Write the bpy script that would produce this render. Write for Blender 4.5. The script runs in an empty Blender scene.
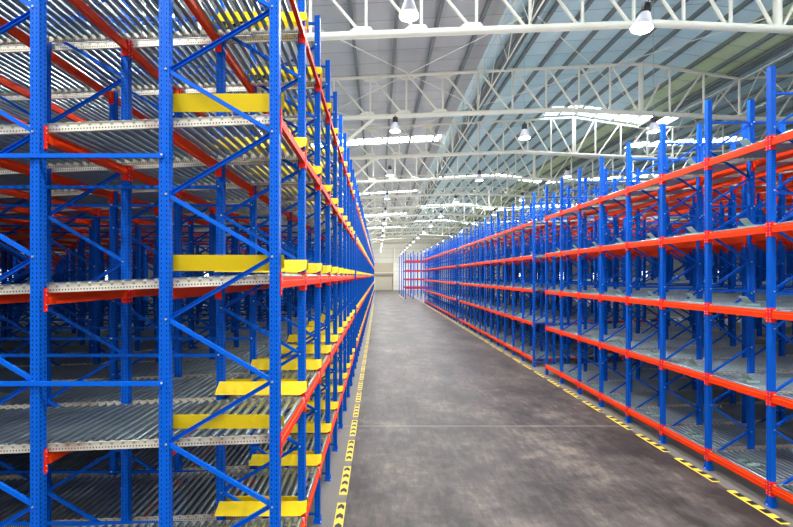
import bpy, math, random
from mathutils import Vector, Matrix
random.seed(7)
SC = bpy.context.scene
COL = SC.collection
F, CX, CY, H = 397.0, 378.0, 275.5, 4.4          # focal length in px, vanishing point, eye height

# ------------------------------------------------------------------ mesh builder
class MB:
    def __init__(s): s.v = []; s.f = []; s.m = []; s.sm = []
    def add(s, vs, fs, mi=0, smooth=False):
        o = len(s.v); s.v += [tuple(p) for p in vs]
        for f in fs: s.f.append([o + i for i in f]); s.m.append(mi); s.sm.append(smooth)
        return s
    def box(s, x0, x1, y0, y1, z0, z1, mi=0):
        vs = [(x, y, z) for z in (z0, z1) for y in (y0, y1) for x in (x0, x1)]
        return s.add(vs, [(0,2,3,1),(4,5,7,6),(0,1,5,4),(2,6,7,3),(0,4,6,2),(1,3,7,5)], mi)
    def hexa(s, a, b, mi=0):                      # two quads a (4 pts) and b (4 pts)
        return s.add(list(a) + list(b), [(0,3,2,1),(4,5,6,7),(0,1,5,4),(1,2,6,5),(2,3,7,6),(3,0,4,7)], mi)
    def prism(s, poly, z0, z1, mi=0):             # polygon in xy extruded in z
        n = len(poly)
        vs = [(x, y, z0) for x, y in poly] + [(x, y, z1) for x, y in poly]
        fs = [(i, (i+1) % n, n + (i+1) % n, n + i) for i in range(n)]
        fs += [tuple(range(n))[::-1], tuple(range(n, 2*n))]
        return s.add(vs, fs, mi)
    def tube(s, p, q, r, n=10, mi=0, r2=None, smooth=True, caps=True):
        p = Vector(p); q = Vector(q); d = (q - p).normalized()
        u = d.cross(Vector((0,0,1)) if abs(d.z) < .9 else Vector((1,0,0))).normalized(); w = d.cross(u)
        r2 = r if r2 is None else r2
        vs = []
        for c, rr in ((p, r), (q, r2)):
            for i in range(n):
                a = 2*math.pi*i/n; vs.append(c + rr*(math.cos(a)*u + math.sin(a)*w))
        s.add(vs, [(i, n+i, n+(i+1) % n, (i+1) % n) for i in range(n)], mi, smooth)
        if caps:
            s.add(vs[:n], [tuple(range(n))], mi); s.add(vs[n:], [tuple(range(n))[::-1]], mi)
        return s
    def bar(s, p, q, wy, t, mi=0, chan=False, dy=0):   # flat or channel bar lying in an xz plane from p to q
        p = Vector(p); q = Vector(q); d = (q - p).normalized(); up = Vector((0,1,0)).cross(d).normalized()
        Y = Vector((0,1,0))
        def slab(a0, a1, b0, b1):
            A = [p + up*a + Y*b for a, b in ((a0,b0),(a1,b0),(a1,b1),(a0,b1))]
            B = [v + (q - p) for v in A]
            s.hexa(A, B, mi)
        h = t/2
        if chan:
            slab(-h, h, wy/2-.004, wy/2); slab(-h, -h+.004, -wy/2, wy/2); slab(h-.004, h, -wy/2, wy/2)
        else: slab(-h, h, -wy/2, wy/2)
        return s
    def lathe(s, prof, c, n=24, mi=0, smooth=True, M=None):
        vs = []
        for r, z in prof:
            for i in range(n):
                a = 2*math.pi*i/n; v = Vector((r*math.cos(a), r*math.sin(a), z))
                if M: v = M @ v
                vs.append(v + Vector(c))
        fs = []
        for k in range(len(prof)-1):
            for i in range(n):
                j = (i+1) % n; fs.append((k*n+i, k*n+j, (k+1)*n+j, (k+1)*n+i))
        return s.add(vs, fs, mi, smooth)
    def merge(s, o, M=None):
        k = len(s.v)
        s.v += [tuple(M @ Vector(p)) for p in o.v] if M else o.v
        s.f += [[k+i for i in f] for f in o.f]; s.m += o.m; s.sm += o.sm
        return s
    def mesh(s, name, mats):
        me = bpy.data.meshes.new(name); me.from_pydata(s.v, [], s.f)
        for m in (mats if isinstance(mats, (list, tuple)) else [mats]): me.materials.append(m)
        me.polygons.foreach_set('material_index', s.m); me.polygons.foreach_set('use_smooth', s.sm)
        me.update(); return me
    def build(s, name, mats, parent=None, loc=(0,0,0)):
        return link(name, s.mesh(name, mats), parent, loc)

def link(name, data, parent=None, loc=(0,0,0)):
    o = bpy.data.objects.new(name, data); COL.objects.link(o); o.location = loc
    if parent: o.parent = parent
    return o
def tag(o, label=None, cat=None, group=None, kind=None):
    if label: o['label'] = label
    if cat: o['category'] = cat
    if group: o['group'] = group
    if kind: o['kind'] = kind
    return o
def empty(name, loc=(0,0,0)):
    o = link(name, None, None, loc); o.empty_display_size = .1; return o
def copy_tree(o, parent=None):
    c = o.copy(); COL.objects.link(c); c.parent = parent
    for ch in o.children: copy_tree(ch, c)
    return c
ONES = 'zeroth first second third fourth fifth sixth seventh eighth ninth tenth eleventh twelfth thirteenth fourteenth fifteenth sixteenth seventeenth eighteenth nineteenth twentieth'.split()
def nth(n):
    if n <= 20: return ONES[n]
    t, u = divmod(n, 10)
    base = {2:'twent', 3:'thirt', 4:'fort', 5:'fift'}[t]
    return base + 'ieth' if u == 0 else base + 'y-' + ONES[u]

# ------------------------------------------------------------------ materials
def lin(c):
    return tuple(((x/255)/12.92 if x/255 <= .04045 else ((x/255+.055)/1.055)**2.4) for x in c) + (1,)
class NT:
    def __init__(s, name):
        s.m = bpy.data.materials.new(name); s.m.use_nodes = True; s.t = s.m.node_tree
        s.b = s.t.nodes['Principled BSDF']
    def n(s, typ, **kw):
        nd = s.t.nodes.new(typ)
        for k, v in kw.items(): setattr(nd, k, v)
        return nd
    def l(s, a, b): s.t.links.new(a, b)
    def math(s, op, a, b=None, c=None):
        nd = s.n('ShaderNodeMath', operation=op)
        for i, x in enumerate((a, b, c)):
            if x is None: continue
            if isinstance(x, (int, float)): nd.inputs[i].default_value = x
            else: s.l(x, nd.inputs[i])
        return nd.outputs[0]
    def mix(s, fac, a, b):
        nd = s.n('ShaderNodeMix', data_type='RGBA')
        for sock, x in ((nd.inputs[0], fac), (nd.inputs[6], a), (nd.inputs[7], b)):
            if isinstance(x, (int, float, tuple)): sock.default_value = x
            else: s.l(x, sock)
        return nd.outputs[2]
    def noise(s, scale, vec=None, detail=4, rough=.6):
        nd = s.n('ShaderNodeTexNoise'); nd.inputs['Scale'].default_value = scale
        nd.inputs['Detail'].default_value = detail; nd.inputs['Roughness'].default_value = rough
        if vec is not None: s.l(vec, nd.inputs['Vector'])
        return nd.outputs['Fac']
    def ramp(s, fac, stops):
        nd = s.n('ShaderNodeValToRGB'); s.l(fac, nd.inputs[0]); e = nd.color_ramp.elements
        while len(e) < len(stops): e.new(.5)
        for i, (p, c) in enumerate(stops): e[i].position = p; e[i].color = c
        return nd.outputs[0]
    def obj(s):
        tc = s.n('ShaderNodeTexCoord'); return tc
    def set(s, col=None, rough=.5, metal=0, spec=None):
        if col is not None:
            if isinstance(col, tuple): s.b.inputs['Base Color'].default_value = col
            else: s.l(col, s.b.inputs['Base Color'])
        s.b.inputs['Roughness'].default_value = rough; s.b.inputs['Metallic'].default_value = metal
        if spec is not None: s.b.inputs['Specular IOR Level'].default_value = spec
        return s.m
def plain(name, c, rough=.5, metal=0, var=.0, scale=3, spec=None):
    t = NT(name)
    if var:
        a = lin(c); b = lin(tuple(max(0, x*(1-var)) for x in c))
        tc = t.obj(); return t.set(t.mix(t.noise(scale, tc.outputs['Object']), a, b), rough, metal, spec)
    return t.set(lin(c), rough, metal, spec)

BLUE_C = (0, 88, 196)
def blue_post():
    t = NT('blue_perforated_steel'); tc = t.obj()
    s = t.n('ShaderNodeSeparateXYZ'); t.l(tc.outputs['Object'], s.inputs[0])
    nn = t.n('ShaderNodeSeparateXYZ'); t.l(tc.outputs['Normal'], nn.inputs[0])
    X, Y, Z = s.outputs
    web = t.math('GREATER_THAN', t.math('ABSOLUTE', nn.outputs[0]), .6)
    zc = t.math('ABSOLUTE', t.math('SUBTRACT', t.math('FRACT', t.math('MULTIPLY', Z, 20.0)), .5))
    hz = t.math('LESS_THAN', zc, .22)
    hy = t.math('LESS_THAN', t.math('ABSOLUTE', t.math('SUBTRACT', t.math('ABSOLUTE', Y), .026)), .007)
    hx = t.math('LESS_THAN', t.math('ABSOLUTE', t.math('SUBTRACT', t.math('ABSOLUTE', X), .026)), .005)
    h1 = t.math('MULTIPLY', t.math('MULTIPLY', hy, hz), web)
    h2 = t.math('MULTIPLY', t.math('MULTIPLY', hx, hz), t.math('SUBTRACT', 1.0, web))
    h = t.math('MAXIMUM', h1, h2)
    return t.set(t.mix(h, lin(BLUE_C), lin((2, 14, 54))), .5, 0, .12)
def rail_mat():
    t = NT('cream_perforated_rail'); tc = t.obj()
    s = t.n('ShaderNodeSeparateXYZ'); t.l(tc.outputs['Object'], s.inputs[0]); X, Y, Z = s.outputs
    fx = t.math('ABSOLUTE', t.math('SUBTRACT', t.math('FRACT', t.math('MULTIPLY', X, 1/.033)), .5))
    zz = t.math('ABSOLUTE', t.math('ADD', Z, .062))
    h = t.math('MULTIPLY', t.math('LESS_THAN', fx, .2), t.math('LESS_THAN', zz, .008))
    fx2 = t.math('ABSOLUTE', t.math('SUBTRACT', t.math('FRACT', t.math('MULTIPLY', X, 1/.118)), .5))
    h2 = t.math('MULTIPLY', t.math('LESS_THAN', fx2, .12), t.math('LESS_THAN', t.math('ABSOLUTE', t.math('ADD', Z, .026)), .011))
    geo = t.n('ShaderNodeNewGeometry')
    base = t.ramp(t.noise(1.7, geo.outputs['Position'], 5), [(.3, lin((222, 216, 196))), (.56, lin((196, 190, 176))), (.72, lin((150, 118, 100)))])
    return t.set(t.mix(t.math('MAXIMUM', h, t.math('MULTIPLY', h2, .6)), base, lin((60, 45, 35))), .4, .15)
M = {}
M['post'] = blue_post()
M['blue'] = plain('blue_steel', BLUE_C, .5, spec=.12)
M['bolt'] = plain('zinc_bolt', (215, 222, 230), .3, .3)
M['red'] = plain('orange_red_steel', (250, 62, 10), .5, spec=.15, var=.12, scale=2)
M['conn'] = plain('red_steel_connector', (242, 44, 26), .5, spec=.15)
M['yellow'] = plain('yellow_steel', (255, 218, 0), .5, var=.05)
M['rail'] = rail_mat()
M['roller'] = plain('galvanised_roller', (150, 168, 174), .3, .85, var=.1, scale=1.5)
M['stop'] = plain('grey_green_steel', (176, 204, 192), .45)
M['truss'] = plain('cream_painted_steel', (226, 224, 208), .45)
M['purlin'] = plain('dark_grey_purlin', (116, 126, 126), .6)
M['black'] = plain('black_plastic', (24, 24, 28), .4)
M['white'] = plain('white_wall', (244, 240, 226), .6, var=.06, scale=.4)
M['dimwall'] = plain('dark_cladding', (70, 74, 82), .7)
M['door'] = plain('beige_roller_door', (196, 188, 168), .6)
M['trim'] = plain('pale_trim', (232, 230, 222), .6)
M['wire'] = plain('steel_wire', (190, 192, 188), .4, .3)
def floor_mat():
    t = NT('polished_concrete'); tc = t.obj(); P = tc.outputs['Object']
    s = t.n('ShaderNodeSeparateXYZ'); t.l(P, s.inputs[0]); X, Y, Z = s.outputs
    mp = t.n('ShaderNodeMapping'); t.l(P, mp.inputs[0]); mp.inputs['Scale'].default_value = (.9, .45, 1); mp.inputs['Rotation'].default_value = (0, 0, .12)
    mp2 = t.n('ShaderNodeMapping'); t.l(P, mp2.inputs[0]); mp2.inputs['Scale'].default_value = (.6, 1.1, 1); mp2.inputs['Rotation'].default_value = (0, 0, -.7)
    a = t.noise(.9, mp.outputs[0], 7, .65); b = t.noise(2.2, mp2.outputs[0], 8, .7); c = t.noise(.33, P, 4)
    mp3 = t.n('ShaderNodeMapping'); t.l(P, mp3.inputs[0]); mp3.inputs['Scale'].default_value = (4.2, 1.3, 1); mp3.inputs['Rotation'].default_value = (0, 0, .55)
    d = t.noise(1.6, mp3.outputs[0], 8, .75)
    f = t.math('ADD', t.math('ADD', t.math('MULTIPLY', a, .30), t.math('MULTIPLY', b, .30)), t.math('ADD', t.math('MULTIPLY', c, .22), t.math('MULTIPLY', d, .24)))
    col = t.ramp(f, [(.41, lin((30, 29, 30))), (.49, lin((54, 49, 48))), (.555, lin((80, 73, 70))), (.67, lin((128, 118, 106)))])
    # the clean, paler strips beside the racks where nothing drives
    e = t.math('MAXIMUM', t.math('LESS_THAN', X, -.62), t.math('GREATER_THAN', X, 7.2))
    e = t.math('MULTIPLY', e, .6)
    col = t.mix(e, col, lin((130, 127, 122)))
    # expansion joints
    jy = t.math('LESS_THAN', t.math('ABSOLUTE', t.math('SUBTRACT', t.math('FRACT', t.math('DIVIDE', t.math('ADD', Y, 1.22), 12.8)), 0.0)), .0036)
    col = t.mix(t.math('MULTIPLY', jy, .3), col, lin((196, 186, 174)))
    m = t.set(col, .42, 0, .35)
    r = t.math('ADD', t.math('MULTIPLY', b, .3), .32); t.l(r, t.b.inputs['Roughness'])
    bp = t.n('ShaderNodeBump'); bp.inputs['Strength'].default_value = .15; bp.inputs['Distance'].default_value = .02
    t.l(b, bp.inputs['Height']); t.l(bp.outputs[0], t.b.inputs['Normal'])
    return m
M['floor'] = floor_mat()
def roof_mat(name, c1, c2):
    t = NT(name); tc = t.obj(); P = tc.outputs['Object']
    s = t.n('ShaderNodeSeparateXYZ'); t.l(P, s.inputs[0]); X, Y, Z = s.outputs
    fr = t.math('FRACT', t.math('MULTIPLY', Y, .8))
    seam = t.math('LESS_THAN', fr, .035)
    cell = t.n('ShaderNodeTexWhiteNoise', noise_dimensions='2D')
    cv = t.n('ShaderNodeCombineXYZ'); t.l(t.math('FLOOR', t.math('MULTIPLY', Y, .8)), cv.inputs[0]); t.l(t.math('FLOOR', t.math('MULTIPLY', X, .16)), cv.inputs[1])
    t.l(cv.outputs[0], cell.inputs['Vector'])
    base = t.mix(cell.outputs['Value'], lin(c1), lin(c2))
    base = t.mix(t.math('MULTIPLY', t.noise(1.5, P), .35), base, lin(tuple(x*.8 for x in c1)))
    return t.set(t.mix(t.math('MULTIPLY', seam, .55), base, lin(tuple(x*.5 for x in c1))), .5)
M['roof_grey'] = roof_mat('grey_roof_sheet', (178, 182, 182), (194, 198, 196))
M['roof_blue'] = roof_mat('pale_blue_roof_sheet', (192, 228, 236), (214, 242, 246))
M['roof_green'] = roof_mat('greenish_roof_sheet', (200, 220, 176), (214, 230, 190))
def emis(name, c, st):
    t = NT(name); t.b.inputs['Base Color'].default_value = lin(c)
    t.b.inputs['Emission Color'].default_value = lin(c); t.b.inputs['Emission Strength'].default_value = st
    return t.m
M['sky'] = emis('daylight_panel', (236, 244, 255), 12)
M['lens'] = emis('lamp_lens', (255, 255, 250), 6)
def refl():
    t = NT('prismatic_reflector'); t.set(lin((205, 205, 212)), .4, .15)
    t.b.inputs['Emission Color'].default_value = lin((225, 225, 235)); t.b.inputs['Emission Strength'].default_value = .06
    return t.m
M['refl'] = refl()

# ------------------------------------------------------------------ rack dimensions
LX, RX = -1.08, 7.50
L = dict(name='guide-fitted', x=LX, s=-1, fd=1.145, pitch=2.49, y0=4.17, dy=1.46, top=9.02, bays_gap=(9, 22),
         beams=[1.0, 2.68, 4.385, 6.105, 7.86], bh=.12, ties=[.92, 3.28, 5.64, 8.0])
R = dict(name='stop-fitted', x=RX, s=1, fd=.96, pitch=2.17, y0=7.57, dy=1.44, top=8.38, bays_gap=(7, 20),
         beams=[.43, 2.14, 3.73, 5.36, 7.01], bh=.145, ties=[2.10, 4.03, 5.95, 7.85])
SL = .04

def post_poly(sgn):                      # web on +x when sgn=1
    p = [(.05,-.048),(.05,.048),(.008,.048),(.0,.040),(-.05,.040),(-.05,-.040),(.0,-.040),(.008,-.048)]
    return p if sgn > 0 else [(-x, y) for x, y in p][::-1]

def frame_proto(D, detail):
    """upright frame: aisle post at local x=0, rear post at x = s*fd"""
    s, fd, top = D['s'], D['fd'], D['top']
    root = empty('rack_upright_frame')
    for k, (x, sg) in enumerate(((0, -s), (s*fd, s))):
        p = MB().prism(post_poly(sg), .012, top).build('upright', M['post'], root, (x, 0, 0))
        b = MB().box(-.075, .075, -.065, .065, 0, .012)
        b.box(-.06, .06, -.058, -.050, .012, .10).box(-.06, .06, .050, .058, .012, .10)
        b.tube((.058, -.03, .012), (.058, -.03, .03), .01, 6, 1); b.tube((-.058, .03, .012), (-.058, .03, .03), .01, 6, 1)
        b.build('base_plate', [M['blue'], M['bolt']], p)
    segs = []; hor = []
    xa, xb = s*.02, s*(fd-.02)
    if D is L:
        n = 0; z = .69
        a_side = True
        zs = []
        while z < top-.1: zs.append(z); z += .651
        seq = [(.057, xb)] + [(zz, xa if i % 2 == 0 else xb) for i, zz in enumerate(zs)]
        for i in range(len(seq)-1): segs.append((seq[i][1], seq[i][0], seq[i+1][1], seq[i+1][0]))
        hor = [.14, top-.12]
    else:
        hor = [.22, 2.12, 4.05, 5.97, 7.87]
        for z0, z1 in zip(hor[:-1], hor[1:]):
            h = (z1-z0-.1)/3
            # zigzag: rear top > aisle > rear > aisle bottom
            pts = [(xb, z1-.05), (xa, z1-.05-h), (xb, z1-.05-2*h), (xa, z0+.05)]
            for a, b in zip(pts[:-1], pts[1:]): segs.append((a[0], a[1], b[0], b[1]))
    allb = MB()
    for i, (x0, z0, x1, z1) in enumerate(segs):
        up = i % 2 == 0
        dy = -.012 if i % 2 else .012
        b = MB().bar((x0, dy, z0), (x1, dy, z1), .03, .042, 0, chan=(i % 2 == 0))
        for x, z in ((x0, z0), (x1, z1)): b.tube((x, -.049, z), (x, -.03, z), .013, 6, 1)
        if detail: b.build('diagonal_brace', [M['blue'], M['bolt']], root)
        else: allb.merge(b)
    for z in hor:
        b = MB().bar((0, 0, z), (s*fd, 0, z), .032, .042)
        if detail: b.build('horizontal_brace', [M['blue'], M['bolt']], root)
        else: allb.merge(b)
    if not detail: allb.build('bracing', [M['blue'], M['bolt']], root)
    return root

def beam_mb(D, ln, sgn):
    """beam along y from 0 to ln, face towards sgn*x, top at z=0"""
    h = D['bh']; b = MB(); g = .052
    poly = [(0, 0), (.040, 0), (.040, -.035), (.055, -.045), (.055, -h), (0, -h)]
    vs = [(sgn*x, y, z) for y in (g, ln-g) for x, z in poly]
    n = 6
    b.add(vs, [(i, (i+1) % n, n+(i+1) % n, n+i) for i in range(n)] + [tuple(range(n))[::-1], tuple(range(n, 2*n))])
    return b
def conn_mb(D, ln, sgn, end):
    h = D['bh']; b = MB(); c = MB()
    y0, y1 = (0.008, .058) if end == 0 else (ln-.058, ln-.008)
    X = lambda a, bb: (min(sgn*a, sgn*bb), max(sgn*a, sgn*bb))
    a0, a1 = X(.052, .060); c.box(a0, a1, y0, y1, -h-.075, .055)
    yy = (.050, .058) if end == 0 else (ln-.058, ln-.050)
    a0, a1 = X(-.03, .060); c.box(a0, a1, yy[0], yy[1], -h-.075, .055)
    for z in (.03, -.02, -h+.0, -h-.05):
        c.tube((sgn*.060, (y0+y1)/2, z), (sgn*.064, (y0+y1)/2, z), .007, 6, 1)
    return c
def beam_proto(D, ln, sgn):
    root = empty('rack_beam')
    beam_mb(D, ln, sgn).build('beam_profile', M['red'], root)
    for e in (0, 1): conn_mb(D, ln, sgn, e).build('end_connector', [M['conn'], M['bolt']], root)
    return root

RP = .118
def lane_x(D, ln): return [D['s']*(.06 + RP*i) for i in range(int((ln-.1)/RP))]
def roller_mb(dy, n=12):
    rad = .033 if dy > 1.45 else .030
    return MB().tube((0, .10, 0), (0, dy-.10, 0), rad, n).tube((0, .085, 0), (0, .10, 0), .014, 6).tube((0, dy-.10, 0), (0, dy-.085, 0), .014, 6)
def rail_mb(D, ln, y, side):
    s = D['s']; b = MB(); x0, x1 = min(0, s*ln), max(0, s*ln)
    b.box(x0, x1, y-.0015, y+.0015, -.088, 0); ya, yb = (y, y+side*.03); ya, yb = min(ya, yb), max(ya, yb)
    b.box(x0, x1, ya, yb, -.090, -.087); b.box(x0, x1, min(y, y-side*.012), max(y, y-side*.012), -.003, 0)
    # scalloped seats for the roller axles
    for x in lane_x(D, ln):
        b.add([(x-.022, y, 0), (x+.022, y, 0), (x+.012, y, .007), (x-.012, y, .007)], [(0,1,2,3)])
    return b
def lane_proto(D, ln, near):
    root = empty('roller_lane'); root.rotation_euler = (0, -math.atan(SL), 0)
    dy = D['dy']
    rail_mb(D, ln, .085, 1).build('side_rail', M['rail'], root)
    rail_mb(D, ln, dy-.085, -1).build('side_rail', M['rail'], root)
    xs = lane_x(D, ln)
    if near:
        me = roller_mb(dy).mesh('roller', M['roller'])
        for x in xs[:100]: link('roller', me, root, (x, 0, -.012))
        xs = xs[100:]
    if xs:
        b = MB(); r = roller_mb(dy, 8 if not near else 12)
        for x in xs: b.merge(r, Matrix.Translation((x, 0, -.012)))
        o = b.build('roller_bed', M['roller'], root); o['kind'] = 'stuff'
    return root

def guide_mb(side):
    """yellow entry guide: runs along x, flares round the post at the aisle end. side=+1: stands after a post (near side of its bay)"""
    b = MB(); t = .004
    # stations: x, y offset of plate foot from the post line, lean of the top towards the post, bottom z, top z
    st = [(-1.14, .13, .06, .015, .185), (-.15, .13, .06, .015, .185), (.0, .125, .06, .015, .185), (.05, .11, .055, .04, .185), (.08, .095, .05, .055, .185)]
    st0 = [(-1.19, .13, .03, .0, .0)]
    rows = []
    for i, (x, y, ln, z0, z1) in enumerate(st):
        xb = x if i else x-.05
        rows.append(((xb, side*y, z0), (x, side*(y-ln), z1), (x, side*(y-ln)-side*t*2, z1), (xb, side*y-side*t*2, z0)))
    for a, c in zip(rows[:-1], rows[1:]): b.hexa(a, c)
    return b
def stop_proto():
    root = empty('pallet_stop')
    b = MB(); n = 6; pts = []
    for i in range(n+1):
        a = i/n; pts.append((.17 - .21*a**.8, .012 + .165*a**1.3))
    for (x0, z0), (x1, z1) in zip(pts[:-1], pts[1:]):
        w0 = .09; b.hexa([(x0,-w0,z0),(x0,w0,z0),(x0,w0,z0+.005),(x0,-w0,z0+.005)], [(x1,-w0,z1),(x1,w0,z1),(x1,w0,z1+.005),(x1,-w0,z1+.005)])
    b.build('stop_flap', M['stop'], root)
    f = MB().box(-.05, .22, -.105, -.095, -.01, .04).box(-.05, .22, .095, .105, -.01, .04).tube((.16, -.1, .015), (.16, .1, .015), .010, 8)
    f.build('hinge_bracket', M['stop'], root)
    return root

# ------------------------------------------------------------------ projection helpers (only to rank things by size in view)
def px(p):
    y = max(p[1], .3); return CX + F*p[0]/y, CY - F*(p[2]-H)/y
def seen_len(p, q):
    a, b = px(p), px(q)
    x0, x1 = sorted((max(-20, min(813, a[0])), max(-20, min(813, b[0])))); y0, y1 = sorted((max(-20, min(547, a[1])), max(-20, min(547, b[1]))))
    if max(a[0], b[0]) < 0 or min(a[0], b[0]) > 793 or max(a[1], b[1]) < 0 or min(a[1], b[1]) > 527: return 0
    return math.hypot(x1-x0, y1-y0) + F*.5/((p[1]+q[1])/2)

def lines_of(D, n):                     # post lines: (x, outward sign, index)
    out = []
    for k in range(n):
        x = D['x'] + D['s']*k*D['pitch']
        out.append((x, -D['s'], 2*k)); out.append((x + D['s']*D['fd'], D['s'], 2*k+1))
    return out
def rail_z(D, lev, x):                  # top of the rails, tilting lanes
    top = D['beams'][lev] + .02
    return top + SL*(x - D['x'])
def row_y(D, i): return D['y0'] + D['dy']*i

BLK = ['front', 'middle', 'far']
def block_of(D, i):
    g1, g2 = D['bays_gap']
    if i <= g1: return 0, i
    if i <= g2: return 1, i-g1-1
    return 2, i-g2-1
NF = {0: 6, 1: 4, 2: 2}                 # frames deep per block
def rows(D): return range(0 if D is L else -1, 40)
def is_bay(D, i): return i not in D['bays_gap']      # passages through the rack between i and i+1

RN = {id(L): 'guide-fitted rack', id(R): 'stop-fitted rack'}
LEV = ['lowest', 'second', 'third', 'fourth', 'top']

# frames ------------------------------------------------------------
for D in (L, R):
    near = frame_proto(D, True); far = frame_proto(D, False); un = un2 = False
    stuff = MB()
    for i in rows(D):
        blk, j = block_of(D, i)
        for k in range(NF[blk] if i <= 30 else 1):
            y = row_y(D, i); x = D['x'] + D['s']*k*D['pitch']
            if D is R and i == -1 and k > 1: continue
            if D is R and k > 0 and blk == 1 and k > 2: continue
            det = y < 13.5
            if det: o = near if not un else copy_tree(near); un = True
            else: o = far if not un2 else copy_tree(far); un2 = True
            o.location = (x, y, 0)
            line = 'standing on the aisle' if k == 0 else nth(k+1) + ' line behind the aisle'
            num = nth(j+1 + (1 if (D is R and blk == 0) else 0))
            tag(o, 'blue upright frame, %s of %s, %s block, %s row' % (line, RN[id(D)], BLK[blk], num), 'rack frame', 'blue upright frames of the ' + RN[id(D)])
# ties --------------------------------------------------------------
def tie_proto(D):
    b = MB(); ln = D['s']*(D['pitch'] if D is L else D['pitch']-D['fd'])
    b.bar((0, 0, 0), (ln, 0, 0), .03, .045)
    for x in (0.01*D['s'], ln - .01*D['s']): b.tube((x, -.02, .01), (x, -.012, .01), .012, 6, 1)
    return b
for D in (L, R):
    items = []
    for i in rows(D):
        blk, j = block_of(D, i)
        if blk == 2: continue
        for k in range((NF[blk] if blk == 0 else 3)-1):
            for t, z in enumerate(D['ties']):
                if D is R and i == -1: continue
                x0 = D['x'] + D['s']*(k*D['pitch'] + D['fd']); y = row_y(D, i) - .056
                x1 = x0 + D['s']*(D['pitch'] - (D['fd'] if D is R else 0))
                items.append((seen_len((x0, y, z), (x1, y, z)), x0, y, z, i, j, blk, k, t))
    items.sort(reverse=True)
    mb = tie_proto(D); me = mb.mesh('row_tie', [M['blue'], M['bolt']]); rest = MB()
    for n, (sc, x0, y, z, i, j, blk, k, t) in enumerate(items):
        if n < 130 and sc > 0:
            o = link('row_tie', me, None, (x0, y, z))
            tag(o, 'blue tie bar in %s, %s block, %s row, behind %s frame line, %s up' % (RN[id(D)], BLK[blk], nth(j+1), nth(k+1), nth(t+1)), 'tie bar', 'tie bars between rows of the ' + RN[id(D)])
        else: rest.merge(mb, Matrix.Translation((x0, y, z)))
    tag(rest.build('row_ties', [M['blue'], M['bolt']]), 'remaining small blue tie bars deep inside the ' + RN[id(D)], 'tie bars', kind='stuff')
# beams -------------------------------------------------------------
for D in (L, R):
    items = []
    for i in rows(D):
        if not is_bay(D, i) or i >= 39: continue
        blk, j = block_of(D, i)
        for x, sg, li in lines_of(D, NF[blk]):
            if blk == 1 and li > (5 if D is L else 6): continue
            if i > 30 and li > 1: continue
            if D is R and i == -1 and li > 3: continue
            for lev in range(5):
                top = D['beams'][lev] if li == 0 else rail_z(D, lev, x) - .096
                p = (x, row_y(D, i), top); q = (x, row_y(D, i+1), top)
                sc = seen_len(p, q)*(3 if li == 0 else 1)
                items.append((sc, li, lev, i, blk, j, p, sg))
    items.sort(reverse=True)
    rest = {}
    protos = {s: beam_proto(D, D['dy'], s) for s in (1, -1)}; used = set(); cnt = 0
    raw = {s: (beam_mb(D, D['dy'], s), MB()) for s in (1, -1)}
    for s in (1, -1):
        for e in (0, 1): raw[s][1].merge(conn_mb(D, D['dy'], s, e))
        raw[s][1].m = [1 if m == 0 else 2 for m in raw[s][1].m]
    stuff = MB()
    for sc, li, lev, i, blk, j, p, sg in items:
        if cnt < 150 and sc > 0:
            o = protos[sg] if sg not in used else copy_tree(protos[sg]); used.add(sg); o.location = p; cnt += 1
            line = 'on the aisle face' if li == 0 else 'on the %s post line' % nth(li+1)
            bn = nth(j + 1 + (1 if (D is R and blk == 0) else 0))
            tag(o, 'red beam %s of %s, %s block, %s bay, %s level' % (line, RN[id(D)], BLK[blk], bn, LEV[lev]), 'rack beam', 'red beams of the ' + RN[id(D)])
        else:
            for m in raw[sg]: stuff.merge(m, Matrix.Translation(p))
    tag(stuff.build('rack_beams', [M['red'], M['conn'], M['bolt']]), 'remaining small red beams deep inside the ' + RN[id(D)], 'rack beams', kind='stuff')
# lanes -------------------------------------------------------------
for D in (L, R):
    full = 15.2 if D is L else 12.0
    nearp = lane_proto(D, full, True); farp = lane_proto(D, full, False); shortp = lane_proto(D, 6.5, False)
    used = set(); stuff = MB(); smallrail = None
    for i in rows(D):
        if not is_bay(D, i) or i >= 39: continue
        blk, j = block_of(D, i)
        for lev in range(5):
            loc = (D['x'] + (.055 if D is L else -.035), row_y(D, i), rail_z(D, lev, D['x']))
            y = row_y(D, i)
            if y > 45:
                b = MB(); ln = 3.0*D['s']; x0, x1 = min(0, ln), max(0, ln)
                for yy in (.085, D['dy']-.085): b.box(x0, x1, yy-.002, yy+.002, -.09, 0, 1)
                for q in range(25): b.tube((D['s']*(.06+q*RP), .1, -.018), (D['s']*(.06+q*RP), D['dy']-.1, -.018), .04, 5, caps=False)
                stuff.merge(b, Matrix.Translation(loc)); continue
            pr, key = (nearp, 'n') if (0 <= i < (3 if D is L else 2)) else ((farp, 'f') if blk == 0 else (shortp, 's'))
            o = pr if key not in used else copy_tree(pr); used.add(key); o.location = loc
            bn = nth(j + 1 + (1 if (D is R and blk == 0) else 0))
            tag(o, 'tilted lane of steel rollers, %s, %s block, %s bay, %s level' % (RN[id(D)], BLK[blk], bn, LEV[lev]), 'roller lane', 'roller lanes of the ' + RN[id(D)])
    tag(stuff.build('distant_rollers', [M['roller'], M['rail']]), 'small roller lanes in the last bays of the ' + RN[id(D)], 'roller lanes', kind='stuff')
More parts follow.
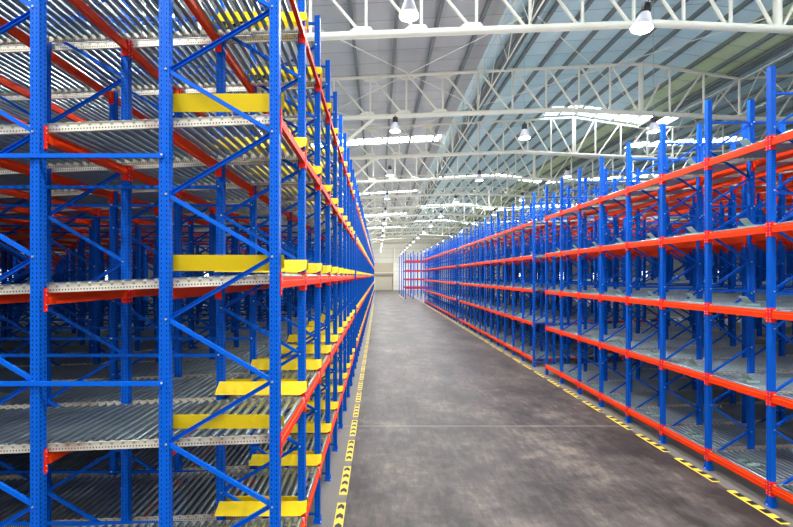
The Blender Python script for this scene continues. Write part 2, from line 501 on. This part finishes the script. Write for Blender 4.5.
# guides ------------------------------------------------------------
gm = {s: guide_mb(s) for s in (1, -1)}; gme = {s: gm[s].mesh('pallet_guide', M['yellow']) for s in (1, -1)}; stuff = MB(); cnt = 0
for i in rows(L):
    if not is_bay(L, i) or i >= 39: continue
    blk, j = block_of(L, i)
    for lev in range(5):
        for s in (1, -1):
            loc = (L['x'], row_y(L, i if s == 1 else i+1), rail_z(L, lev, L['x']) + .03)
            if cnt < 295:
                o = link('pallet_guide', gme[s], None, loc); cnt += 1
                tag(o, 'yellow entry guide on the %s side of %s bay, %s block, %s level' % ('near' if s == 1 else 'far', nth(j+1), BLK[blk], LEV[lev]), 'pallet guide', 'yellow entry guides along the aisle')
            else: stuff.merge(gm[s], Matrix.Translation(loc))
tag(stuff.build('distant_guides', M['yellow']), 'last small yellow guides along the guide-fitted rack', 'pallet guides', kind='stuff')
# stops -------------------------------------------------------------
sp = stop_proto(); used = False
for i in rows(R):
    if not is_bay(R, i) or i >= 39 or i < 0 or i > 30: continue
    blk, j = block_of(R, i)
    for lev in range(5):
        o = sp if not used else copy_tree(sp); used = True
        o.location = (RX+.16, row_y(R, i)+.72, rail_z(R, lev, RX)+.03)
        tag(o, 'grey-green pallet stop in %s bay of stop-fitted rack, %s block, %s level' % (nth(j+2 if blk == 0 else j+1), BLK[blk], LEV[lev]), 'pallet stop', 'pallet stops on the roller lanes')

for D, spans in ((L, ((0, 9, 6, 10), (10, 19, 4, 11))), (R, ((0, 7, 6, 10), (8, 16, 4, 9)))):
    b = MB()
    for i0, i1, k0, k1 in spans:
        for k in range(k0, k1):
            x = D['x'] + D['s']*k*D['pitch']
            for i in range(i0, i1+1):
                y = row_y(D, i)
                for dx in (0, D['s']*D['fd']): b.box(x+dx-.05, x+dx+.05, y-.045, y+.045, 0, D['top'], 0)
                z = .6
                while z < D['top']-.8:
                    b.bar((x, y, z), (x+D['s']*D['fd'], y, z+.65), .03, .04); b.bar((x+D['s']*D['fd'], y, z+.65), (x, y, z+1.3), .03, .04); z += 1.3
            for z in D['beams']:
                for dx in (0, D['s']*D['fd']):
                    zz = z + SL*(x+dx-D['x']) - .09
                    b.box(x+dx-.02, x+dx+.02, row_y(D, i0)+.05, row_y(D, i1)-.05, zz-.12, zz, 1)
        xa = D['x'] + D['s']*((15.3 if D is L else 12.1) if i0 == 0 else 6.6); xe = D['x'] + D['s']*k1*D['pitch']
        for i in range(i0, i1):
            y = row_y(D, i)
            for z in D['beams']:
                za, ze = z+.01+SL*(xa-D['x']), z+.01+SL*(xe-D['x'])
                n = int(abs(xe-xa)/.16)
                for q in range(n):
                    t = q/n; xx = xa+(xe-xa)*t; zz = za+(ze-za)*t
                    b.tube((xx, y+.1, zz), (xx, y+D['dy']-.1, zz), .03, 5, 2, caps=False)
                for yy in (y+.085, y+D['dy']-.085):
                    b.hexa([(xa,yy-.002,za-.08),(xa,yy+.002,za-.08),(xa,yy+.002,za),(xa,yy-.002,za)], [(xe,yy-.002,ze-.08),(xe,yy+.002,ze-.08),(xe,yy+.002,ze),(xe,yy-.002,ze)], 3)
    tag(b.build('deep_racking', [M['blue'], M['red'], M['roller'], M['rail']]), 'shadowed mass of racking deep behind the front lines of the ' + RN[id(D)], 'distant racking', kind='stuff')

# far continuation of the guide rack (tiny in view) -------------------
def far_rack(name, x, y0, n, D, label):
    b = MB()
    for i in range(n+1):
        y = y0 + D['dy']*i
        for dx in (0, D['s']*D['fd']):
            b.box(x+dx-.05, x+dx+.05, y-.05, y+.05, 0, D['top'], 0)
        for z in range(1, int(D['top'])):
            b.bar((x, y, z-.4), (x+D['s']*D['fd'], y, z+.3), .03, .04, 0)
        if i < n:
            for z in D['beams']:
                b.box(x-D['s']*.055, x, y+.05, y+D['dy']-.05, z-.12, z, 1)
                if D is L: b.box(x, x+.1, y+.1, y+D['dy']-.1, z+.05, z+.2, 2)
                b.box(min(x, x+D['s']*3), max(x, x+D['s']*3), y+.1, y+D['dy']-.1, z-.06, z-.02, 3)
    tag(b.build(name, [M['blue'], M['red'], M['yellow'], M['roller']]), label, 'distant racking', kind='stuff')
far_rack('distant_racking', LX, row_y(L, 40)+.2, 34, L, 'last far bays of the guide-fitted rack dwindling to the end wall')

# turned rack block across the end of the aisle -----------------------
turn = empty('cross_rack', (5.15, 74.3, 0))
ox, oy = 5.15, 74.3
pm = MB().box(-.09, .09, -.06, .06, 0, 9.0).mesh('upright', M['blue'])
for i in range(5):
    for dy in (0, 6.2, 12.3, 21.7):
        link('upright', pm, turn, (i*1.45, dy, 0))
bm = MB().box(.09, 1.36, -.03, .03, -.32, 0).mesh('beam', plain('crimson_steel', (200, 26, 44), .5))
for i in range(4):
    for dy in (0, 6.2):
        for z in (2.2, 3.8, 5.45, 7.25): link('beam', bm, turn, (i*1.45, dy, z))
tag(turn, 'blue rack turned sideways with red beams facing us, before the end wall', 'rack')
pmats = MB()
# ------------------------------------------------------------------ floor markings
def strip_proto(w, ln, chevron):
    b = MB().box(-w/2, w/2, -ln/2, ln/2, .0, .006, 0)
    z = .0075
    if chevron:
        n = 4; st = ln/n
        for i in range(n):
            y = -ln/2 + (i+.22)*st; e = w*.38
            P = [(-e, y), (0, y+st*.22), (e, y), (e, y+st*.42), (0, y+st*.66), (-e, y+st*.42)]
            b.add([(x, yy, z) for x, yy in P], [(0, 1, 4, 5), (1, 2, 3, 4)], 1)
    else:
        n = 4; st = ln/n
        for i in range(n):
            y = -ln/2 + (i+.12)*st
            b.add([(-w*.30, y, z), (w*.5, y, z), (w*.5, y+st*.5, z), (-w*.30, y+st*.5, z)], [(0, 1, 2, 3)], 1)
    return b
ypaint = plain('yellow_marking', (238, 208, 74), .5, var=.12, scale=8)
bpaint = plain('black_marking', (26, 26, 26), .5)
lm = strip_proto(.165, 1.18, True).mesh('floor_marking', [ypaint, bpaint])
rm = strip_proto(.17, 1.10, False).mesh('floor_marking', [ypaint, bpaint])
for D, me, x in ((L, lm, -.70), (R, rm, 7.21)):
    for i in rows(D):
        if i > 38 or i < 0: continue
        blk, j = block_of(D, i)
        o = link('floor_marking', me, None, (x, row_y(D, i), .0))
        tag(o, '%s floor strip beside %s post of %s, %s block' % ('yellow strip with black arrowheads,' if D is L else 'yellow strip with black squares,', nth(j+1), RN[id(D)], BLK[blk]), 'floor marking', 'floor markings along the ' + RN[id(D)])
for (xx, y0, n) in ((4.85, 75, 14),):
    for i in range(n):
        tag(link('floor_marking', rm, None, (xx, y0 + i*1.5, 0)), '%s small yellow floor strip beside the sideways rack' % nth(i+1), 'floor marking', 'floor markings beside the sideways rack')

# ------------------------------------------------------------------ building shell
XL, XR, YB, YF = -30.0, 38.0, -14.0, 120.0
o = MB().box(XL, XR, YB, YF, -.1, 0).build('floor', M['floor']); tag(o, kind='structure')
# roof profile
RPF = [(XL, 14.9), (5.9, 16.75), (15.5, 17.25), (21.3, 16.4), (XR, 17.4)]
def roof_z(x):
    for (a, za), (b, zb) in zip(RPF[:-1], RPF[1:]):
        if x <= b: return za + (zb-za)*(x-a)/(b-a)
    return RPF[-1][1]
skyl = [(-30, 5.6, [35.6, 57.5, 79, 100, 12.2, -8]), (6.8, 38, [51, 71.5, 92, 10.2, -9]), (13.2, 23.0, [30.8]), (23.0, 34, [37])]
def roof_part(name, x0, x1, mat, holes):
    b = MB(); ys = [YB]
    for h in sorted(holes): ys += [h-.75, h+.75]
    ys.append(YF)
    xs = [x0] + [p[0] for p in RPF if x0 < p[0] < x1] + [x1]
    for a, c in zip(ys[::2], ys[1::2]):
        for u, v in zip(xs[:-1], xs[1:]):
            zu, zv = roof_z(u), roof_z(v)
            b.hexa([(u,a,zu),(v,a,zv),(v,c,zv),(u,c,zu)], [(u,a,zu+.06),(v,a,zv+.06),(v,c,zv+.06),(u,c,zu+.06)])
    tag(b.build(name, mat), kind='structure')
SR = skyl[1][2]
roof_part('ceiling', XL, 5.9, M['roof_grey'], skyl[0][2])
roof_part('ceiling', 5.9, 13.2, M['roof_blue'], SR)
roof_part('ceiling', 13.2, 18.3, M['roof_blue'], SR + [30.8])
roof_part('ceiling', 18.3, 21.3, M['roof_green'], SR + [30.8])
roof_part('ceiling', 21.3, 23.0, M['roof_blue'], SR + [30.8])
roof_part('ceiling', 23.0, 34, M['roof_blue'], SR + [37])
roof_part('ceiling', 34, XR, M['roof_blue'], SR)
wn = 1
for x0, x1, ys in skyl:
    for y in ys:
        xs = [x0] + [p[0] for p in RPF if x0 < p[0] < x1] + [x1]; b = MB()
        for u, v in zip(xs[:-1], xs[1:]):
            zu, zv = roof_z(u)+.02, roof_z(v)+.02
            b.hexa([(u,y-.75,zu),(v,y-.75,zv),(v,y+.75,zv),(u,y+.75,zu)], [(u,y-.75,zu+.02),(v,y-.75,zv+.02),(v,y+.75,zv+.02),(u,y+.75,zu+.02)])
        tag(b.build('window_%d' % wn, M['sky']), kind='structure'); wn += 1
def wall(name, *bx, mat='white'):
    b = MB()
    b.box(*bx); return tag(b.build(name, M[mat]), kind='structure')
wall('wall_left', XL-.2, XL, YB, YF, 0, 15.0, mat='dimwall')
wall('wall_right', XR, XR+.2, YB, YF, 0, 17.4, mat='dimwall')
fw = wall('wall_far', XL, XR, YF, YF+.2, 0, 17.4)
b = MB()
for z in (1.2, 2.4, 5.6, 7.0, 8.4, 9.8, 11.2, 12.6): b.box(XL, XR, YF-.06, YF, z, z+.10)
tag(b.build('trim_1', plain('grey_girt', (196, 194, 184), .6)), kind='structure')
b = MB().box(-4, 4.5, YF-.09, YF, 5.3, 8.2)
tag(b.build('trim_2', plain('beige_band', (188, 178, 156), .6)), kind='structure')
# side walls: strips of high windows, seen only through the racks
for nm, x in (('window_20', XR-.03), ('window_21', XL+.03)):
    b = MB()
    for i in range(9): b.box(x-.02, x+.02, 6+i*12.5, 8+i*12.5, 3.6, 5.0)
    tag(b.build(nm, emis('window_daylight_'+nm[-2:], (236, 244, 255), 2.5)), kind='structure')
# roller door in the end wall
d = empty('door_1', (2.3, YF-.02, 0)); d['kind'] = 'structure'
b = MB(); b.box(-3.2, 1.9, -.08, 0, 0, 4.4)
for i in range(11): b.box(-3.2, 1.9, -.10, -.07, .2+i*.4, .24+i*.4)
b.build('door_panel', M['door'], d)
MB().box(-3.6, 2.3, -.45, 0, 4.4, 5.1).box(1.9, 2.2, -.2, 0, 0, 4.4).build('door_frame', plain('shutter_box', (150, 142, 130), .6), d)
o = MB().tube((4.9, 118.6, 0), (4.9, 118.6, 12.6), .18, 12).build('steel_column', M['trim']); tag(o, 'slim white steel column standing before the end wall beside the roller door', 'column')

# ------------------------------------------------------------------ roof steelwork
def top_z(x):
    T = [(XL, 14.55), (5.9, 16.42), (15.5, 16.87), (21.3, 16.0), (XR, 17.0)]
    for (a, za), (b, zb) in zip(T[:-1], T[1:]):
        if x <= b: return za + (zb-za)*(x-a)/(b-a)
def bot_z(x):
    T = [(XL, 12.55), (-2.5, 13.66), (10.8, 14.17), (16.3, 13.93), (22.7, 13.6), (XR, 13.9)]
    for (a, za), (b, zb) in zip(T[:-1], T[1:]):
        if x <= b: return za + (zb-za)*(x-a)/(b-a)
PX = [15.5, 13.68, 11.85, 9.92, 7.93, 5.9, 3.82, 1.68, -.46, -2.62]
while PX[-1] > -26: PX.append(PX[-1]-2.15)
PX = sorted(PX + [17.2, 19.2, 21.3, 23.3, 25.3, 27.3, 29.3, 31.3, 33.3, 35.3, 37.3])
def truss(y, n):
    root = empty('roof_truss', (0, y, 0))
    def chord(fz, r, brk, name):
        b = MB(); xs = [XL+.3] + brk + [XR-.3]
        for u, v in zip(xs[:-1], xs[1:]): b.tube((u,0,fz(u)), (v,0,fz(v)), r, 12)
        b.build(name, M['truss'], root)
    chord(top_z, .085, [5.9, 15.5, 21.3], 'top_chord'); chord(bot_z, .14, [-2.5, 10.8, 16.3, 22.7], 'bottom_chord')
    det = n < 5
    vb, db = MB(), MB()
    for i, x in enumerate(PX):
        if det and not -13 < x < 30: continue
        b = MB() if det else vb
        thick = abs(x-15.5) < .1
        b.tube((x,0,bot_z(x)), (x,0,top_z(x)), .14 if thick else .065, 10)
        if det: b.build('king_post' if thick else 'vertical_member', M['truss'], root)
    for a, c in zip(PX[:-1], PX[1:]):
        if det and not -13 < a < 30: continue
        b = MB() if det else db
        if a < 15.4: p, q = (a+.12, top_z(a)), (c-.15, bot_z(c))
        else: p, q = (a+.15, bot_z(a)), (c-.12, top_z(c))
        b.tube((p[0],0,p[1]), (q[0],0,q[1]), .06, 10)
        if det: b.build('diagonal_member', M['truss'], root)
    if det:
        for x in (-.46, 1.68, 3.82-4.3*0):
            z = bot_z(x)
            MB().hexa([(x-.75,-.01,z+.05),(x+.35,-.01,z+.05),(x+.16,-.01,z+.32),(x-.42,-.01,z+.32)], [(x-.75,.01,z+.05),(x+.35,.01,z+.05),(x+.16,.01,z+.32),(x-.42,.01,z+.32)]).build('gusset_plate', M['truss'], root)
            z = top_z(x)
            MB().hexa([(x-.3,-.01,z-.28),(x+.4,-.01,z-.28),(x+.62,-.01,z-.04),(x-.5,-.01,z-.04)], [(x-.3,.01,z-.28),(x+.4,.01,z-.28),(x+.62,.01,z-.04),(x-.5,.01,z-.04)]).build('gusset_plate', M['truss'], root)
    else:
        vb.build('vertical_members', M['truss'], root); db.build('diagonal_members', M['truss'], root)
    # knee brace running down towards its column
    if n > 0: MB().tube((-.2, 0, bot_z(-.2)-.05), (-3.9, 0, 10.6), .09, 10).build('knee_brace', M['truss'], root)
    tag(root, 'cream tubular roof truss spanning the hall, %s one along the aisle from here' % nth(n+1), 'roof truss', 'roof trusses')
TY = [15.4 + 8*k for k in range(14)]
for n, y in enumerate(TY): truss(y, n)
cm = None
for n, y in enumerate(TY[1:]):
    o = MB().tube((0,0,9.3), (0,0,bot_z(-4.15)), .1, 12)
    o.box(-.15, .15, -.15, .15, 9.28, 9.32)
    o.tube((0,0,0), (0,0,9.3), .045, 10)
    o = o.build('steel_column', M['truss'], None, (-4.15, y, 0))
    tag(o, 'cream steel column rising through the guide-fitted rack under %s roof truss' % nth(n+2), 'column', 'columns inside the racks')
# longitudinal lattice girders
for x, lb, y0 in ((5.9, 'the guide-fitted rack side of the aisle', 7.4), (21.3, 'the stop-fitted rack roof', 7.4)):
    root = empty('lattice_girder', (x, 0, 0)); zt, zb = top_z(x)-.1, bot_z(x)+.05
    MB().tube((0,y0,zt), (0,YF-.1,zt), .04, 8).build('top_chord', M['truss'], root)
    MB().tube((0,y0,zb+.15), (0,YF-.1,zb+.15), .038, 8).build('bottom_chord', M['truss'], root)
    b = MB(); y = y0
    while y < YF-3:
        b.tube((0,y,zb+.15), (0,y+1.33,zt), .022, 6); b.tube((0,y+2.67,zb+.15), (0,y+1.33,zt), .022, 6); y += 2.667
    o = b.build('lattice_webbing', M['truss'], root)
    tag(root, 'long cream lattice girder running lengthwise below the roof over ' + ('the aisle' if x < 10 else 'the stop-fitted rack'), 'girder')
# gutter-like ribbed valley sheet next to each girder
for x, w in ((7.15, .32), (20.9, .3)):
    b = MB()
    for i in range(5): b.box(-w+i*w*.5-.05, -w+i*w*.5+.05, YB, YF, -.34 + (i % 2)*.05, -.2)
    b.box(-w-.05, w+.05, YB, YF, -.22, -.18)
    o = b.build('gutter', M['purlin'], None, (x, 0, roof_z(x)))
    tag(o, 'dark ribbed roof gutter beside the lattice girder above ' + ('the aisle' if x < 10 else 'the stop-fitted rack'), 'gutter')
# purlins
PU = [-1.25-2.05*i for i in range(13)][::-1] + [.83, 2.8, 4.9] + [8.1, 9.6, 11.1, 12.6, 14.1, 15.5, 16.9, 18.4, 19.8] + [22.8+2*i for i in range(8)]
for i, x in enumerate(PU):
    b = MB().box(-.04, .04, YB+.2, YF, -.2, -.005).box(-.055, .11, YB+.2, YF, -.205, -.19)
    o = b.build('roof_purlin', M['purlin'], None, (x, 0, roof_z(x)))
    if x < 5.9: lb = 'dark grey purlin under grey roof sheets, %s from the gutter over the aisle' % nth(len([p for p in PU if x <= p < 5.9]))
    else: lb = 'dark grey purlin under pale blue roof sheets, %s beyond the gutter over the aisle' % nth(len([p for p in PU if 5.9 < p <= x]))
    tag(o, lb, 'purlin', 'roof purlins')
# wind bracing rods
k = 0
for y in (15.4, 23.4, 39.4):
    for (a, c) in (((5.6, y), (-2.6, y+8)), ((-2.6, y), (5.6, y+8)), ((6.2, y), (15.2, y+8)), ((15.2, y), (6.2, y+8))):
        if y > 20 and a[0] > 6: continue
        z0, z1 = bot_z(a[0])+.45, bot_z(c[0])+.45
        k += 1
        tag(MB().tube((a[0], a[1], z0), (c[0], c[1], z1), .018, 6).build('bracing_rod', M['truss']), 'thin pale bracing rod crossing between roof trusses, %s one along the roof' % nth(k), 'bracing rod', 'bracing rods')

# ------------------------------------------------------------------ lamps
def lamp_proto():
    root = empty('high_bay_lamp')
    MB().lathe([(.0, .62), (.10, .62), (.115, .58), (.115, .40), (.09, .36), (0, .36)], (0,0,0), 20).tube((.0,0,.62), (0,0,.72), .02, 8).build('ballast_housing', M['black'], root)
    MB().lathe([(.09, .38), (.12, .36), (.15, .28), (.20, .15), (.245, .0), (.25, -.015), (.235, -.01), (.19, .13), (.14, .27)], (0,0,0), 28).build('reflector', M['refl'], root)
    MB().lathe([(.232, .002), (.12, -.02), (0.001, -.026)], (0,0,0), 28).build('lens', M['lens'], [c for c in root.children if c.name.startswith('reflector')][0])
    return root
lp = lamp_proto(); used = False
lrow = [-5.3, .78, 6.64, 12.15]
LHX = {.78: 10.95, 6.64: 10.64, 12.15: 10.75}
ll = bpy.data.lights.new('lamp_light', 'AREA'); ll.shape = 'DISK'; ll.size = .44; ll.energy = 230; ll.color = (1, .99, .96)
lg = bpy.data.lights.new('lamp_glow', 'POINT'); lg.shadow_soft_size = .2; lg.energy = 190; lg.color = (1, .99, .96)
try: ll.spread = math.radians(150)
except Exception: pass
ln_ = {.78: 'over the guide-fitted side of the aisle', 6.64: 'over the stop-fitted side of the aisle', 12.15: 'over the stop-fitted rack', 18.2: 'far beyond the stop-fitted rack front', -5.3: 'over the guide-fitted rack', -11.4: 'deep over the guide-fitted rack', 26: 'deep over the stop-fitted rack'}
LH = 10.9
for xi, x in enumerate(lrow):
    LH = LHX.get(x, 10.9)
    for k in range(-2, 14):
        y = 10 + 8*k
        if x in (12.15, 18.2, 26) and k >= 0: y += -.5
        a = link('lamp_light', ll, None, (x, y, LH-.06)); link('lamp_glow', lg, None, (x, y, LH-.32))
        o = lp if not used else copy_tree(lp); used = True
        o.location = (x, y, LH)
        w = MB().tube((0,0,.72), (0,0,roof_z(x)-.1-LH), .008, 5).build('suspension_wire', M['wire'], o)
        if x == 6.64 and k == 0: o.rotation_euler = (0, math.radians(14), 0); w.rotation_euler = (0, math.radians(-14), 0); w.location = (.17*0, 0, 0)
        tag(o, 'high bay lamp with black housing, %s, %s one along' % (ln_[x], nth(k+3)), 'lamp', 'hanging lamps')

# ------------------------------------------------------------------ light, camera
w = bpy.data.worlds.new('world'); SC.world = w; w.use_nodes = True
w.node_tree.nodes['Background'].inputs[0].default_value = (.93, .96, 1, 1)
w.node_tree.nodes['Background'].inputs[1].default_value = .5
cam = bpy.data.cameras.new('camera'); co = bpy.data.objects.new('camera', cam); COL.objects.link(co); SC.camera = co
co.location = (0, 0, H); co.rotation_euler = (math.pi/2, 0, 0)
cam.sensor_fit = 'HORIZONTAL'; cam.sensor_width = 36; cam.lens = F*36/793
cam.shift_x = (396.5-CX)/793; cam.shift_y = (CY-263.5)/793
cam.clip_start = .1; cam.clip_end = 400
SC.view_settings.view_transform = 'Standard'; SC.view_settings.look = 'None'
SC.view_settings.exposure = .42; SC.view_settings.gamma = 1
SC.cycles.max_bounces = 6; SC.cycles.diffuse_bounces = 4; SC.cycles.glossy_bounces = 3
SC.cycles.use_denoising = True; SC.cycles.sample_clamp_indirect = 8
